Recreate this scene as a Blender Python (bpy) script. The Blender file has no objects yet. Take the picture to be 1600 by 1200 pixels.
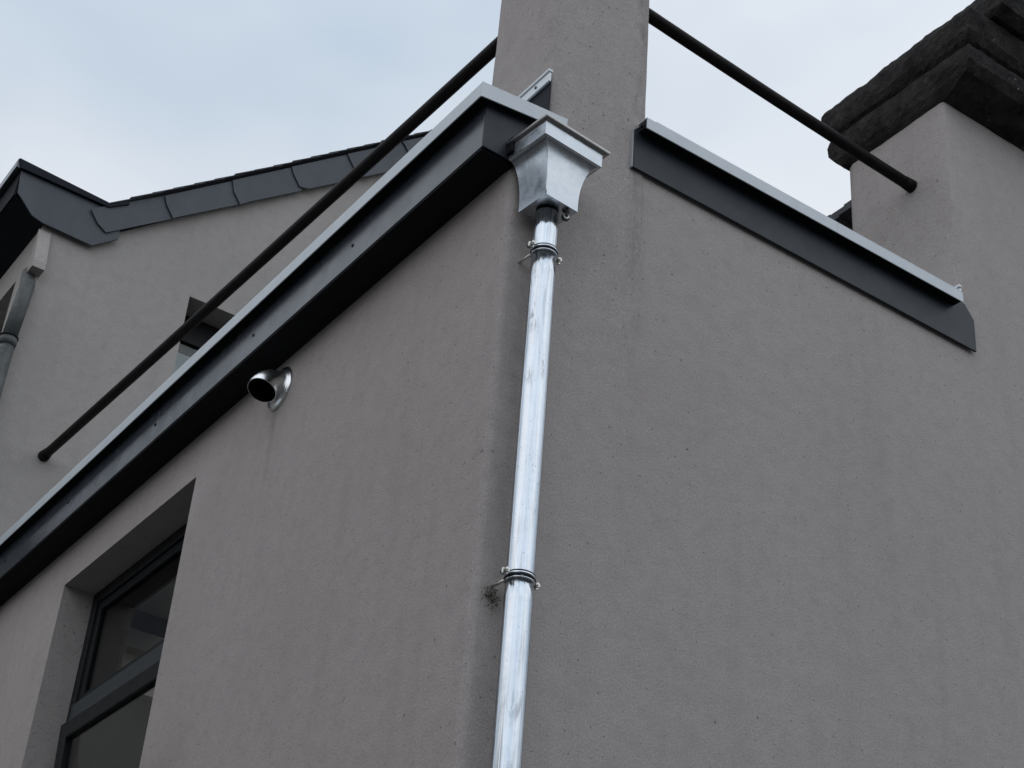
import bpy, bmesh, math, random
from mathutils import Vector, Matrix, noise

random.seed(7)
scene = bpy.context.scene
COL = scene.collection

# ------------------------------------------------------------------ camera
CAM = Vector((-2.733, -4.384, 1.6))
yaw, pit, rol = (math.radians(a) for a in (57.2512, 32.3193, 4.7678))
F = Vector((math.cos(yaw) * math.cos(pit), math.sin(yaw) * math.cos(pit), math.sin(pit)))
R0 = Vector((math.sin(yaw), -math.cos(yaw), 0))
U0 = R0.cross(F)
RR = math.cos(rol) * R0 + math.sin(rol) * U0
UU = -math.sin(rol) * R0 + math.cos(rol) * U0
cam_data = bpy.data.cameras.new('camera')
cam_data.sensor_width = 36
cam_data.sensor_fit = 'HORIZONTAL'
cam_data.lens = 2601.23 / 1600 * 36
cam_data.clip_end = 3000
cam = bpy.data.objects.new('camera', cam_data)
COL.objects.link(cam)
M3 = Matrix((RR, UU, -F)).transposed()
cam.matrix_world = Matrix.Translation(CAM) @ M3.to_4x4()
scene.camera = cam

# ------------------------------------------------------------------ sky, sun, exposure
SUN_AZ, SUN_EL = math.radians(-118), math.radians(52)      # azimuth measured from +X toward +Y
sun_dir = Vector((math.cos(SUN_AZ) * math.cos(SUN_EL), math.sin(SUN_AZ) * math.cos(SUN_EL), math.sin(SUN_EL)))
world = bpy.data.worlds.new('World')
scene.world = world
world.use_nodes = True
wn, wl = world.node_tree.nodes, world.node_tree.links
wn.clear()
w_out = wn.new('ShaderNodeOutputWorld')
w_bg = wn.new('ShaderNodeBackground')
w_bg.inputs['Strength'].default_value = 0.1
w_sky = wn.new('ShaderNodeTexSky')
w_sky.sky_type = 'NISHITA'
w_sky.sun_disc = False
w_sky.sun_elevation = SUN_EL
w_sky.sun_rotation = math.pi / 2 - SUN_AZ
w_sky.air_density = 1.0
w_sky.dust_density = 2.0
w_tc = wn.new('ShaderNodeTexCoord')
w_map = wn.new('ShaderNodeMapping')
w_map.inputs['Scale'].default_value = (1.0, 1.0, 1.9)
w_map.inputs['Location'].default_value = (9.7, 0.3, 3.3)
w_n = wn.new('ShaderNodeTexNoise')
w_n.inputs['Scale'].default_value = 1.3
w_n.inputs['Detail'].default_value = 5
w_n.inputs['Roughness'].default_value = 0.52
w_n.inputs['Distortion'].default_value = 0.5
w_ramp = wn.new('ShaderNodeValToRGB')
w_ramp.color_ramp.elements[0].position = 0.38
w_ramp.color_ramp.elements[0].color = (5.3, 6.6, 8.05, 1)
w_ramp.color_ramp.elements[1].position = 0.62
w_ramp.color_ramp.elements[1].color = (9.4, 9.8, 10.4, 1)
w_mix = wn.new('ShaderNodeMix')
w_mix.data_type = 'RGBA'
w_mix.inputs['Factor'].default_value = 0.92
# thin brightening of the cloud layer around the hidden sun
w_dot = wn.new('ShaderNodeVectorMath'); w_dot.operation = 'DOT_PRODUCT'
w_dot.inputs[1].default_value = sun_dir
w_mr = wn.new('ShaderNodeMapRange')
w_mr.inputs['From Min'].default_value = -0.2
w_mr.inputs['From Max'].default_value = 1.0
w_mr.inputs['To Min'].default_value = 0.84
w_mr.inputs['To Max'].default_value = 1.25
w_mul = wn.new('ShaderNodeVectorMath'); w_mul.operation = 'SCALE'
wl.new(w_tc.outputs['Generated'], w_map.inputs['Vector'])
wl.new(w_map.outputs[0], w_n.inputs['Vector'])
wl.new(w_n.outputs['Fac'], w_ramp.inputs['Fac'])
wl.new(w_tc.outputs['Generated'], w_dot.inputs[0])
wl.new(w_dot.outputs['Value'], w_mr.inputs['Value'])
wl.new(w_ramp.outputs['Color'], w_mul.inputs[0])
wl.new(w_mr.outputs[0], w_mul.inputs['Scale'])
wl.new(w_sky.outputs['Color'], w_mix.inputs['A'])
wl.new(w_mul.outputs['Vector'], w_mix.inputs['B'])
wl.new(w_mix.outputs['Result'], w_bg.inputs['Color'])
wl.new(w_bg.outputs[0], w_out.inputs['Surface'])

sl = bpy.data.lights.new('sun', 'SUN')
sl.energy = 0.7
sl.angle = math.radians(140)
sl.color = (1.0, 0.96, 0.9)
so = bpy.data.objects.new('sun', sl)
COL.objects.link(so)
so.rotation_euler = (-sun_dir).to_track_quat('-Z', 'Y').to_euler()
so.location = (-6, -10, 15)

scene.view_settings.view_transform = 'Standard'
scene.view_settings.look = 'None'
scene.view_settings.gamma = 1
scene.view_settings.exposure = 0.0
scene.view_settings.use_curve_mapping = False
scene.render.engine = 'CYCLES'
scene.cycles.max_bounces = 8
scene.cycles.diffuse_bounces = 3
scene.cycles.glossy_bounces = 4
scene.render.resolution_x, scene.render.resolution_y = 1024, 768


# ------------------------------------------------------------------ material helpers
class NT:
    def __init__(self, name):
        self.m = bpy.data.materials.new(name)
        self.m.use_nodes = True
        self.n, self.l = self.m.node_tree.nodes, self.m.node_tree.links
        self.b = self.n['Principled BSDF']
        self.pos = self.n.new('ShaderNodeNewGeometry').outputs['Position']

    def mapped(self, scale=(1, 1, 1), loc=(0, 0, 0)):
        m = self.n.new('ShaderNodeMapping')
        m.inputs['Scale'].default_value = scale
        m.inputs['Location'].default_value = loc
        self.l.new(self.pos, m.inputs['Vector'])
        return m.outputs[0]

    def noise(self, scale, detail=3, rough=0.5, vec=None, dist=0.0):
        t = self.n.new('ShaderNodeTexNoise')
        t.inputs['Scale'].default_value = scale
        t.inputs['Detail'].default_value = detail
        t.inputs['Roughness'].default_value = rough
        t.inputs['Distortion'].default_value = dist
        self.l.new(vec if vec is not None else self.pos, t.inputs['Vector'])
        return t.outputs['Fac']

    def voronoi(self, scale, vec=None):
        t = self.n.new('ShaderNodeTexVoronoi')
        t.inputs['Scale'].default_value = scale
        self.l.new(vec if vec is not None else self.pos, t.inputs['Vector'])
        return t.outputs['Distance'], t.outputs['Color']

    def rng(self, v, a, b, c=0.0, d=1.0):
        t = self.n.new('ShaderNodeMapRange')
        t.inputs['From Min'].default_value = a
        t.inputs['From Max'].default_value = b
        t.inputs['To Min'].default_value = c
        t.inputs['To Max'].default_value = d
        self.l.new(v, t.inputs['Value'])
        return t.outputs[0]

    def math(self, op, a, b):
        t = self.n.new('ShaderNodeMath')
        t.operation = op
        for i, v in enumerate((a, b)):
            if isinstance(v, (int, float)):
                t.inputs[i].default_value = v
            else:
                self.l.new(v, t.inputs[i])
        return t.outputs[0]

    def mix(self, f, a, b, blend='MIX'):
        t = self.n.new('ShaderNodeMix')
        t.data_type = 'RGBA'
        t.blend_type = blend
        for k, v in (('Factor', f), ('A', a), ('B', b)):
            if isinstance(v, (int, float)):
                t.inputs[k].default_value = v
            elif isinstance(v, tuple):
                t.inputs[k].default_value = v + (1,) if len(v) == 3 else v
            else:
                self.l.new(v, t.inputs[k])
        return t.outputs['Result']

    def sep(self):
        t = self.n.new('ShaderNodeSeparateXYZ')
        self.l.new(self.pos, t.inputs[0])
        return t.outputs

    def bump(self, h, strength=0.3, dist=0.01, prev=None):
        t = self.n.new('ShaderNodeBump')
        t.inputs['Strength'].default_value = strength
        t.inputs['Distance'].default_value = dist
        self.l.new(h, t.inputs['Height'])
        if prev is not None:
            self.l.new(prev, t.inputs['Normal'])
        return t.outputs[0]

    def set(self, **kw):
        names = dict(color='Base Color', rough='Roughness', metal='Metallic', normal='Normal',
                     spec='Specular IOR Level', alpha='Alpha', coat='Coat Weight')
        for k, v in kw.items():
            i = self.b.inputs[names[k]]
            if isinstance(v, tuple):
                i.default_value = v + (1,) if len(v) == 3 else v
            elif isinstance(v, (int, float)):
                i.default_value = v
            else:
                self.l.new(v, i)
        return self.m


def mat_render(name, c1, c2, stains_shade=True):
    t = NT(name)
    big = t.noise(0.9, 2, 0.55)
    col = t.mix(t.rng(big, 0.3, 0.7), c1, c2)
    # vertical weather streaks
    st = t.noise(1.0, 3, 0.6, t.mapped((7, 7, 0.45)))
    col = t.mix(t.rng(st, 0.52, 0.75, 0, 0.22), col, tuple(v * 0.68 for v in c1))
    # grit: blotchy float marks, coarse grains, dark pits
    mid = t.noise(11, 3, 0.65)
    col = t.mix(t.rng(mid, 0.42, 0.72, 0, 0.26), col, tuple(v * 0.66 for v in c1))
    gr = t.noise(120, 2, 0.75)
    col = t.mix(t.rng(gr, 0.34, 0.66, 0.0, 0.50), col, tuple(v * 0.58 for v in c1))
    col = t.mix(t.rng(gr, 0.64, 0.74, 0.0, 0.40), col, tuple(v * 1.5 for v in c2))
    pn = t.noise(52, 1, 0.5)
    pit = t.rng(pn, 0.30, 0.25)
    col = t.mix(t.math('MULTIPLY', pit, 0.5), col, (0.07, 0.066, 0.062))
    if stains_shade:
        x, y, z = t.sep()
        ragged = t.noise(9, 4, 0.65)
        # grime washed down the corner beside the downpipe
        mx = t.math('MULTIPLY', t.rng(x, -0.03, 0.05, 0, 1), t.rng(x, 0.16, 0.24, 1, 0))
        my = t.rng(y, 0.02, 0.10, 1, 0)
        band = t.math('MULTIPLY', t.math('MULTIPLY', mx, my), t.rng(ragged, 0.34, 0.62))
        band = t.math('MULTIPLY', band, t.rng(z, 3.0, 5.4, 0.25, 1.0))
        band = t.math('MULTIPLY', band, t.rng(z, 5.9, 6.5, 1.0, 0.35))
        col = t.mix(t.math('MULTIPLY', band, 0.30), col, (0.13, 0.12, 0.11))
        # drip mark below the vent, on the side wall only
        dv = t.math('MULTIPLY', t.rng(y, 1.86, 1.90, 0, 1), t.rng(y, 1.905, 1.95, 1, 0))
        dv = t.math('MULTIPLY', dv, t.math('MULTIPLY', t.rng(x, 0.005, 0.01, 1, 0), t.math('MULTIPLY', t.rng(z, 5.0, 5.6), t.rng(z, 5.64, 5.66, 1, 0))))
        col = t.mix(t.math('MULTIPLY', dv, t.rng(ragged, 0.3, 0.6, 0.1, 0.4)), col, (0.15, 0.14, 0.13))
        # runoff plus painted shade of the pillar edge, below the coping's left end
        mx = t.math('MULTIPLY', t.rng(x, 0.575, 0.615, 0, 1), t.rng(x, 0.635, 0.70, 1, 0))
        run_edge = t.math('MULTIPLY', t.math('MULTIPLY', mx, my), t.rng(t.noise(14, 4, 0.7, t.mapped((1, 1, .3))), 0.4, 0.65))
        run_edge = t.math('MULTIPLY', run_edge, t.rng(z, 4.9, 6.1))
        col = t.mix(t.math('MULTIPLY', run_edge, 0.5), col, (0.14, 0.13, 0.125))
    h = t.math('ADD', t.math('MULTIPLY', gr, 0.5), mid)
    nb = t.bump(h, 0.45, 0.010)
    return t.set(color=col, rough=0.95, normal=nb, spec=0.15)


def mat_paint(name, c, rough=0.42, var=0.15, metal=0.0, spec=0.5):
    t = NT(name)
    n = t.noise(6, 5, 0.6)
    st = t.noise(3, 4, 0.6, t.mapped((4, 4, 0.7)))
    col = t.mix(t.rng(n, 0.3, 0.75, 0, var), c, tuple(min(1, v * 1.9 + .01) for v in c))
    col = t.mix(t.rng(st, 0.5, 0.8, 0, var * 1.3), col, tuple(v * 0.55 for v in c))
    r = t.rng(t.noise(9, 2), 0.3, 0.7, rough - 0.03, rough + 0.05)
    return t.set(color=col, rough=r, metal=metal, spec=spec, normal=t.bump(t.noise(2.2, 1), 0.03, 0.02))


M = {}
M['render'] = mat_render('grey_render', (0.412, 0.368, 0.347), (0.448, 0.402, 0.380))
M['render_wing'] = mat_render('grey_render_wing', (0.372, 0.342, 0.320), (0.408, 0.375, 0.351), False)
M['anthracite'] = mat_paint('anthracite_sheet', (0.026, 0.032, 0.040), 0.24, 0.12, 0.0, 0.85)
M['coping'] = mat_paint('coping_sheet', (0.016, 0.0205, 0.027), 0.42, 0.12, 0.0, 0.28)
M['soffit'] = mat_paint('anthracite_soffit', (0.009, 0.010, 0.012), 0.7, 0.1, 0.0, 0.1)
M['trim'] = mat_paint('pale_grey_trim', (0.50, 0.53, 0.555), 0.4, 0.1, 0.15, 0.5)
M['white_metal'] = mat_paint('white_flashing', (0.62, 0.64, 0.66), 0.35, 0.1, 0.2)
M['flash_dark'] = mat_paint('dark_flashing', (0.010, 0.012, 0.017), 0.6, 0.1, 0.0, 0.12)
M['frame'] = mat_paint('window_frame_paint', (0.012, 0.013, 0.014), 0.45, 0.1, 0.0, 0.15)
M['transom'] = mat_paint('window_transom_paint', (0.04, 0.045, 0.048), 0.5, 0.1, 0.0, 0.2)
M['verge'] = mat_paint('verge_cladding', (0.052, 0.059, 0.068), 0.55, 0.22, 0.0, 0.4)
M['steel'] = mat_paint('brushed_steel', (0.74, 0.74, 0.74), 0.26, 0.1, 1.0)
M['bolt'] = mat_paint('zinc_bolt', (0.55, 0.54, 0.50), 0.35, 0.3, 0.9)
M['black'] = NT('black_void').set(color=(0.004, 0.004, 0.004), rough=0.9, spec=0.1)
M['screw'] = NT('screw_black').set(color=(0.006, 0.006, 0.007), rough=0.5)
M['pale_strip'] = NT('sealant').set(color=(0.33, 0.34, 0.35), rough=0.7)
M['blind'] = NT('pale_blind').set(color=(0.42, 0.45, 0.47), rough=0.8)
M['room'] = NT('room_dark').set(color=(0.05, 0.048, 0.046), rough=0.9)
M['plaster'] = NT('room_plaster').set(color=(0.80, 0.70, 0.62), rough=0.9)


def mat_slate():
    t = NT('roof_slate')
    n = t.noise(12, 5, 0.65)
    col = t.mix(t.rng(n, 0.3, 0.75), (0.022, 0.024, 0.030), (0.060, 0.062, 0.070))
    return t.set(color=col, rough=0.7, normal=t.bump(t.noise(60, 4, 0.7), 0.5, 0.006))


def mat_galv(name, base, rough, smudge, dent=0.035):
    t = NT(name)
    d, vc = t.voronoi(55)
    s = t.n.new('ShaderNodeSeparateColor')
    t.l.new(vc, s.inputs[0])
    n = t.noise(7, 5, 0.65)
    col = t.mix(t.rng(s.outputs[0], 0, 1, 0, 0.08), base, tuple(v * 0.72 for v in base))
    col = t.mix(t.rng(n, 0.4, 0.75, 0, 0.20), col, tuple(v * 0.6 for v in base))
    if smudge:
        a = t.noise(22, 6, 0.75, t.mapped((1, 1, 0.25)), 0.4)
        b = t.noise(2.6, 3, 0.5, t.mapped((1, 1, 1), (5.1, 2.2, 0.6)))
        m = t.math('MULTIPLY', t.rng(a, 0.55, 0.60), t.rng(b, 0.45, 0.56))
        col = t.mix(t.math('MULTIPLY', m, 0.55), col, (0.14, 0.145, 0.15))
        scr = t.noise(70, 3, 0.6, t.mapped((1, 1, 0.05)))
        col = t.mix(t.rng(scr, 0.54, 0.66, 0, 0.34), col, (0.22, 0.23, 0.245))
        sp = t.noise(90, 3, 0.6)
        col = t.mix(t.math('MULTIPLY', t.rng(sp, 0.68, 0.72), 0.6), col, (0.14, 0.14, 0.14))
    r = t.rng(t.noise(20, 4, 0.6), 0.3, 0.7, rough - 0.07, rough + 0.1)
    nb = t.bump(t.noise(5, 3, 0.5, t.mapped((2, 2, 0.8))), dent, 0.02)
    return t.set(color=col, rough=r, metal=1.0, normal=nb)


M['slate'] = mat_slate()
M['galv'] = mat_galv('galvanised_hopper', (0.50, 0.53, 0.56), 0.25, False, 0.02)
M['pipe'] = mat_galv('galvanised_pipe', (0.62, 0.655, 0.695), 0.16, True, 0.006)
M['galv_rim'] = mat_galv('galvanised_rim', (0.36, 0.35, 0.34), 0.36, False)


def mat_rust():
    t = NT('rusted_bar')
    n = t.noise(18, 5, 0.7, t.mapped((1, 1, 1)))
    col = t.mix(t.rng(n, 0.35, 0.7), (0.005, 0.004, 0.004), (0.013, 0.010, 0.0095))
    return t.set(color=col, rough=0.55, spec=0.12, normal=t.bump(t.noise(90, 3), 0.4, 0.003))


def mat_stone():
    t = NT('sooty_cap_stone')
    n = t.noise(9, 6, 0.7)
    col = t.mix(t.rng(n, 0.35, 0.7), (0.014, 0.012, 0.012), (0.050, 0.046, 0.043))
    li = t.noise(24, 5, 0.7)
    col = t.mix(t.rng(li, 0.64, 0.70, 0, 0.8), col, (0.09, 0.092, 0.085))
    d, vc = t.voronoi(38)
    s = t.n.new('ShaderNodeSeparateColor')
    t.l.new(vc, s.inputs[0])
    sp = t.math('MULTIPLY', t.rng(d, 0.2, 0.3, 1, 0), t.math('MULTIPLY', t.rng(s.outputs[0], 0.95, 0.97), t.rng(t.noise(5, 2), 0.5, 0.6)))
    col = t.mix(sp, col, (0.22, 0.22, 0.19))
    h = t.math('ADD', t.noise(30, 5, 0.7), t.math('MULTIPLY', t.noise(110, 3), 0.4))
    return t.set(color=col, rough=0.95, spec=0.15, normal=t.bump(h, 0.9, 0.02))


def mat_oldpipe():
    t = NT('old_iron_pipe')
    n = t.noise(14, 5, 0.7, t.mapped((1, 1, 0.6)))
    col = t.mix(t.rng(n, 0.35, 0.7), (0.036, 0.040, 0.038), (0.085, 0.090, 0.086))
    p = t.noise(40, 4, 0.7)
    col = t.mix(t.rng(p, 0.62, 0.68), col, (0.14, 0.145, 0.14))
    return t.set(color=col, rough=0.6, normal=t.bump(n, 0.3, 0.006))


def mat_glass():
    m = bpy.data.materials.new('window_glass')
    m.use_nodes = True
    n, l = m.node_tree.nodes, m.node_tree.links
    n.clear()
    o = n.new('ShaderNodeOutputMaterial')
    tr = n.new('ShaderNodeBsdfTransparent')
    tr.inputs['Color'].default_value = (0.90, 0.92, 0.91, 1)
    gl = n.new('ShaderNodeBsdfGlossy')
    gl.inputs['Roughness'].default_value = 0.015
    lw = n.new('ShaderNodeLayerWeight')
    lw.inputs['Blend'].default_value = 0.5
    pw = n.new('ShaderNodeMath'); pw.operation = 'POWER'; pw.inputs[1].default_value = 5.0
    fr = n.new('ShaderNodeMapRange')
    fr.inputs['To Min'].default_value = 0.035
    fr.inputs['To Max'].default_value = 0.9
    l.new(lw.outputs['Facing'], pw.inputs[0])
    l.new(pw.outputs[0], fr.inputs['Value'])
    mx = n.new('ShaderNodeMixShader')
    l.new(fr.outputs[0], mx.inputs[0])
    l.new(tr.outputs[0], mx.inputs[1])
    l.new(gl.outputs[0], mx.inputs[2])
    l.new(mx.outputs[0], o.inputs['Surface'])
    return m


def mat_ground():
    t = NT('asphalt')
    n = t.noise(3, 5, 0.6)
    col = t.mix(t.rng(n, 0.3, 0.7), (0.045, 0.045, 0.047), (0.07, 0.07, 0.07))
    return t.set(color=col, rough=0.85, normal=t.bump(t.noise(120, 3), 0.5, 0.01))


def mat_paving():
    t = NT('paving_concrete')
    n = t.noise(5, 5, 0.6)
    return t.set(color=t.mix(t.rng(n, 0.3, 0.7), (0.16, 0.155, 0.15), (0.22, 0.215, 0.205)), rough=0.9,
                 normal=t.bump(t.noise(80, 3), 0.4, 0.006))


def mat_moss():
    t = NT('dry_moss')
    n = t.noise(80, 3)
    return t.set(color=t.mix(n, (0.035, 0.033, 0.02), (0.11, 0.10, 0.06)), rough=0.95)


M['rust'] = mat_rust()
M['stone'] = mat_stone()
M['oldpipe'] = mat_oldpipe()
M['glass'] = mat_glass()
M['asphalt'] = mat_ground()
M['paving'] = mat_paving()
M['moss'] = mat_moss()


# ------------------------------------------------------------------ object helpers
def thing(name, label, cat, loc, group=None):
    o = bpy.data.objects.new(name, None)
    o.empty_display_size = 0.1
    COL.objects.link(o)
    o.location = loc
    o['label'] = label
    o['category'] = cat
    if group:
        o['group'] = group
    return o


ROOT = {}


def world_loc(o):
    v = Vector((0, 0, 0))
    while o is not None:
        v += o.location
        o = o.parent
    return v


def link(name, me, mat, parent=None, smooth=False):
    o = bpy.data.objects.new(name, me)
    COL.objects.link(o)
    if mat is not None:
        me.materials.append(M[mat])
    if smooth:
        for p in me.polygons:
            p.use_smooth = True
    if parent is not None:
        o.parent = parent
        o.location = -world_loc(parent)      # mesh coordinates are world coordinates
    return o


def part(name, bm, mat, parent=None, smooth=False):
    bmesh.ops.recalc_face_normals(bm, faces=bm.faces)
    me = bpy.data.meshes.new(name)
    bm.to_mesh(me)
    bm.free()
    return link(name, me, mat, parent, smooth)


def sheet(name, verts, faces, mat, parent=None):
    me = bpy.data.meshes.new(name)
    me.from_pydata(verts, [], faces)
    me.update()
    return link(name, me, mat, parent)


def bm_box(bm, x0, x1, y0, y1, z0, z1, bev=0.0, seg=2):
    vs = [bm.verts.new(p) for p in ((x0, y0, z0), (x1, y0, z0), (x1, y1, z0), (x0, y1, z0),
                                    (x0, y0, z1), (x1, y0, z1), (x1, y1, z1), (x0, y1, z1))]
    fs = [bm.faces.new([vs[i] for i in f]) for f in
          ((3, 2, 1, 0), (4, 5, 6, 7), (0, 1, 5, 4), (1, 2, 6, 5), (2, 3, 7, 6), (3, 0, 4, 7))]
    if bev:
        es = {e for f in fs for e in f.edges}
        bmesh.ops.bevel(bm, geom=list(es), offset=bev, segments=seg, affect='EDGES', profile=0.5)
    return vs


def box(name, mat, parent, x0, x1, y0, y1, z0, z1, bev=0.003):
    bm = bmesh.new()
    bm_box(bm, x0, x1, y0, y1, z0, z1, bev)
    return part(name, bm, mat, parent)


def prism(name, mat, parent, poly, axis, a, b, bev=0.0):
    """poly: 2-D outline in the plane perpendicular to axis, pushed from a to b."""
    def p3(p, t):
        if axis == 'Y':
            return (p[0], t, p[1])
        if axis == 'X':
            return (t, p[0], p[1])
        return (p[0], p[1], t)
    bm = bmesh.new()
    va = [bm.verts.new(p3(p, a)) for p in poly]
    vb = [bm.verts.new(p3(p, b)) for p in poly]
    n = len(poly)
    bm.faces.new(va)
    bm.faces.new(vb[::-1])
    for i in range(n):
        bm.faces.new((va[i], va[(i + 1) % n], vb[(i + 1) % n], vb[i]))
    if bev:
        bmesh.ops.recalc_face_normals(bm, faces=bm.faces)
        bmesh.ops.bevel(bm, geom=list(bm.edges), offset=bev, segments=2, affect='EDGES', profile=0.5)
    return part(name, bm, mat, parent)


def bm_tube(bm, pts, radii, seg=24, cap=True, phase=0.0):
    """round tube through pts (Vectors) with one radius per point."""
    rings = []
    prev_n = None
    for i, p in enumerate(pts):
        if i == 0:
            t = pts[1] - pts[0]
        elif i == len(pts) - 1:
            t = pts[-1] - pts[-2]
        else:
            t = (pts[i + 1] - pts[i]).normalized() + (pts[i] - pts[i - 1]).normalized()
        t.normalize()
        if prev_n is None:
            ref = Vector((0, 0, 1)) if abs(t.z) < 0.9 else Vector((1, 0, 0))
            nrm = t.cross(ref).normalized()
        else:
            nrm = (prev_n - t * prev_n.dot(t)).normalized()
        prev_n = nrm
        bi = t.cross(nrm)
        ring = []
        for k in range(seg):
            a = 2 * math.pi * k / seg + phase
            ring.append(bm.verts.new(p + (nrm * math.cos(a) + bi * math.sin(a)) * radii[i]))
        rings.append(ring)
    for i in range(len(rings) - 1):
        for k in range(seg):
            bm.faces.new((rings[i][k], rings[i][(k + 1) % seg], rings[i + 1][(k + 1) % seg], rings[i + 1][k]))
    if cap:
        bm.faces.new(rings[0][::-1])
        bm.faces.new(rings[-1])
    return rings


def tube(name, mat, parent, pts, radii, seg=24, cap=True, smooth=True):
    bm = bmesh.new()
    pts = [Vector(p) for p in pts]
    if isinstance(radii, (int, float)):
        radii = [radii] * len(pts)
    bm_tube(bm, pts, radii, seg, cap)
    o = part(name, bm, mat, parent, smooth)
    if smooth:
        flat_caps(o)
    return o


def flat_caps(o):
    for p in o.data.polygons:
        if len(p.vertices) > 4:
            p.use_smooth = False


def wobble(p, amp, sc):
    return Vector((noise.noise(p * sc), noise.noise(p * sc + Vector((31, 7, 3))), noise.noise(p * sc + Vector((5, 53, 11))))) * amp


# ------------------------------------------------------------------ ground
g = sheet('ground', [(-900, -900, 0), (900, -900, 0), (900, 900, 0), (-900, 900, 0)], [(0, 1, 2, 3)], 'asphalt')
g['kind'] = 'structure'
bm = bmesh.new()
bm_box(bm, -1.6, 12, -1.6, -0.02, -0.05, 0.12, 0.02)
pv = part('pavement', bm, 'paving')
pv['kind'] = 'structure'
bm = bmesh.new()
bm_box(bm, -1.6, -0.02, -0.02 + 0.004, 5.98, -0.05, 0.12, 0.02)
pv = part('pavement', bm, 'paving')
pv['kind'] = 'structure'

# ------------------------------------------------------------------ the corner house
house = thing('corner_house', 'grey rendered corner house with deep window under the dark box gutter', 'house', (0, 0, 0))

WY0, WY1, WZ0, WZ1 = 2.75, 4.49, 3.72, 5.618     # window opening in the side wall
REV = 0.185


def build_walls():
    r = 0.036
    plan = []                                   # plan path: (x, y, nx, ny)
    ys = [6.0, 5.5, 5.0, WY1, 4.0, 3.4, WY0, 2.2, 1.7, 1.2, 0.8, 0.45, 0.2, 0.08]
    for y in ys:
        plan.append((0.0, y))
    plan.append((0.0, r))
    for k in range(1, 9):
        a = math.pi / 2 * k / 9
        plan.append((r - r * math.cos(a), r - r * math.sin(a)))
    plan.append((r, 0.0))
    for x in (0.08, 0.152, 0.2, 0.45, 0.7, 1.1, 1.6, 2.1, 2.67, 3.3, 3.9, 5, 7, 10):
        plan.append((x, 0.0))
    side_top, front_top = 6.16, 6.45
    zl = [0, 1.2, 2.4, 3.2, WZ0, 4.2, 4.7, 5.2, WZ1, 5.9, side_top, front_top]
    bm = bmesh.new()
    grid = {}
    for i, (x, y) in enumerate(plan):
        for j, z in enumerate(zl):
            p = Vector((x, y, z))
            # trowelled corner: a little in and out along the arris
            if r * 1.2 > x > -0.001 and y < r * 1.2:
                d = 0.005 * noise.noise(Vector((1.3, 2.1, z * 3.0)))
                p += Vector((-d, -d, 0))
            grid[i, j] = bm.verts.new(p)
    iw0, iw1 = ys.index(WY1), ys.index(WY0)
    n_side = len(ys)
    for i in range(len(plan) - 1):
        for j in range(len(zl) - 1):
            if plan[i][0] < 0.151 and zl[j] >= side_top:
                continue
            if iw0 <= i < iw1 and zl.index(WZ0) <= j < zl.index(WZ1):
                continue
            f = bm.faces.new((grid[i, j], grid[i + 1, j], grid[i + 1, j + 1], grid[i, j + 1]))
            f.smooth = True
    # window reveals, built as the returned edge of the same render
    e = 0.012
    def q(a, b, c, d):
        bm.faces.new([bm.verts.new(p) for p in (a, b, c, d)])
    q((0, WY0, WZ1), (0, WY1, WZ1), (REV + .05, WY1, WZ1), (REV + .05, WY0, WZ1))
    q((0, WY0, WZ0), (REV + .05, WY0, WZ0), (REV + .05, WY1, WZ0), (0, WY1, WZ0))
    q((0, WY1, WZ0), (REV + .05, WY1, WZ0), (REV + .05, WY1, WZ1), (0, WY1, WZ1))
    q((0, WY0, WZ0), (0, WY0, WZ1), (REV + .05, WY0, WZ1), (REV + .05, WY0, WZ0))
    bmesh.ops.remove_doubles(bm, verts=bm.verts, dist=1e-5)
    me = bpy.data.meshes.new('wall')
    bmesh.ops.recalc_face_normals(bm, faces=bm.faces)
    bm.to_mesh(me)
    bm.free()
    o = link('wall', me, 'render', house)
    return o


build_walls()
for (ax, bx, ay, by) in ((0.02, 1.05, 0.05, 5.98), (3.2, 10, 0.05, 5.98), (1.05, 3.2, 0.05, 2.6), (1.05, 3.2, 5.05, 5.98)):
    box('flat_roof', 'flash_dark', house, ax, bx, ay, by, 6.02, 6.09, 0)      # opening added to let sky light into the room
box('sill', 'trim', house, -0.04, REV + 0.03, WY0 + .003, WY1 - .003, WZ0 + .002, WZ0 + 0.035, 0.004)

# room behind the window
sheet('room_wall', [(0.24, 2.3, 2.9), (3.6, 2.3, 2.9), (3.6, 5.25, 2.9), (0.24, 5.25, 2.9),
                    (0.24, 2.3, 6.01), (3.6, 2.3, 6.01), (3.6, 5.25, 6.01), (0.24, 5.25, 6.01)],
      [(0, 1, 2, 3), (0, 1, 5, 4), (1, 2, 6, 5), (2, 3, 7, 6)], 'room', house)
# pale plastered bay lit through the added roof opening, dark cornice between wall and ceiling
box('ceiling', 'plaster', house, 0.677, 1.045, 2.6, 5.13, 5.90, 5.93, 0)
box('end_wall', 'plaster', house, 0.665, 3.5, 5.13, 5.2, 5.37, 5.77, 0)
sheet('added_rooflight_pane', [(1.0, 2.55, 6.13), (3.25, 2.55, 6.13), (3.25, 5.1, 6.13), (1.0, 5.1, 6.13)], [(0, 1, 2, 3)], 'glass', house)  # unseen pane over the opening added to light the room

# the window
win = thing('window', '', '', (REV, WY0, WZ0))
del win['label'], win['category']
win.parent = house


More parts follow.
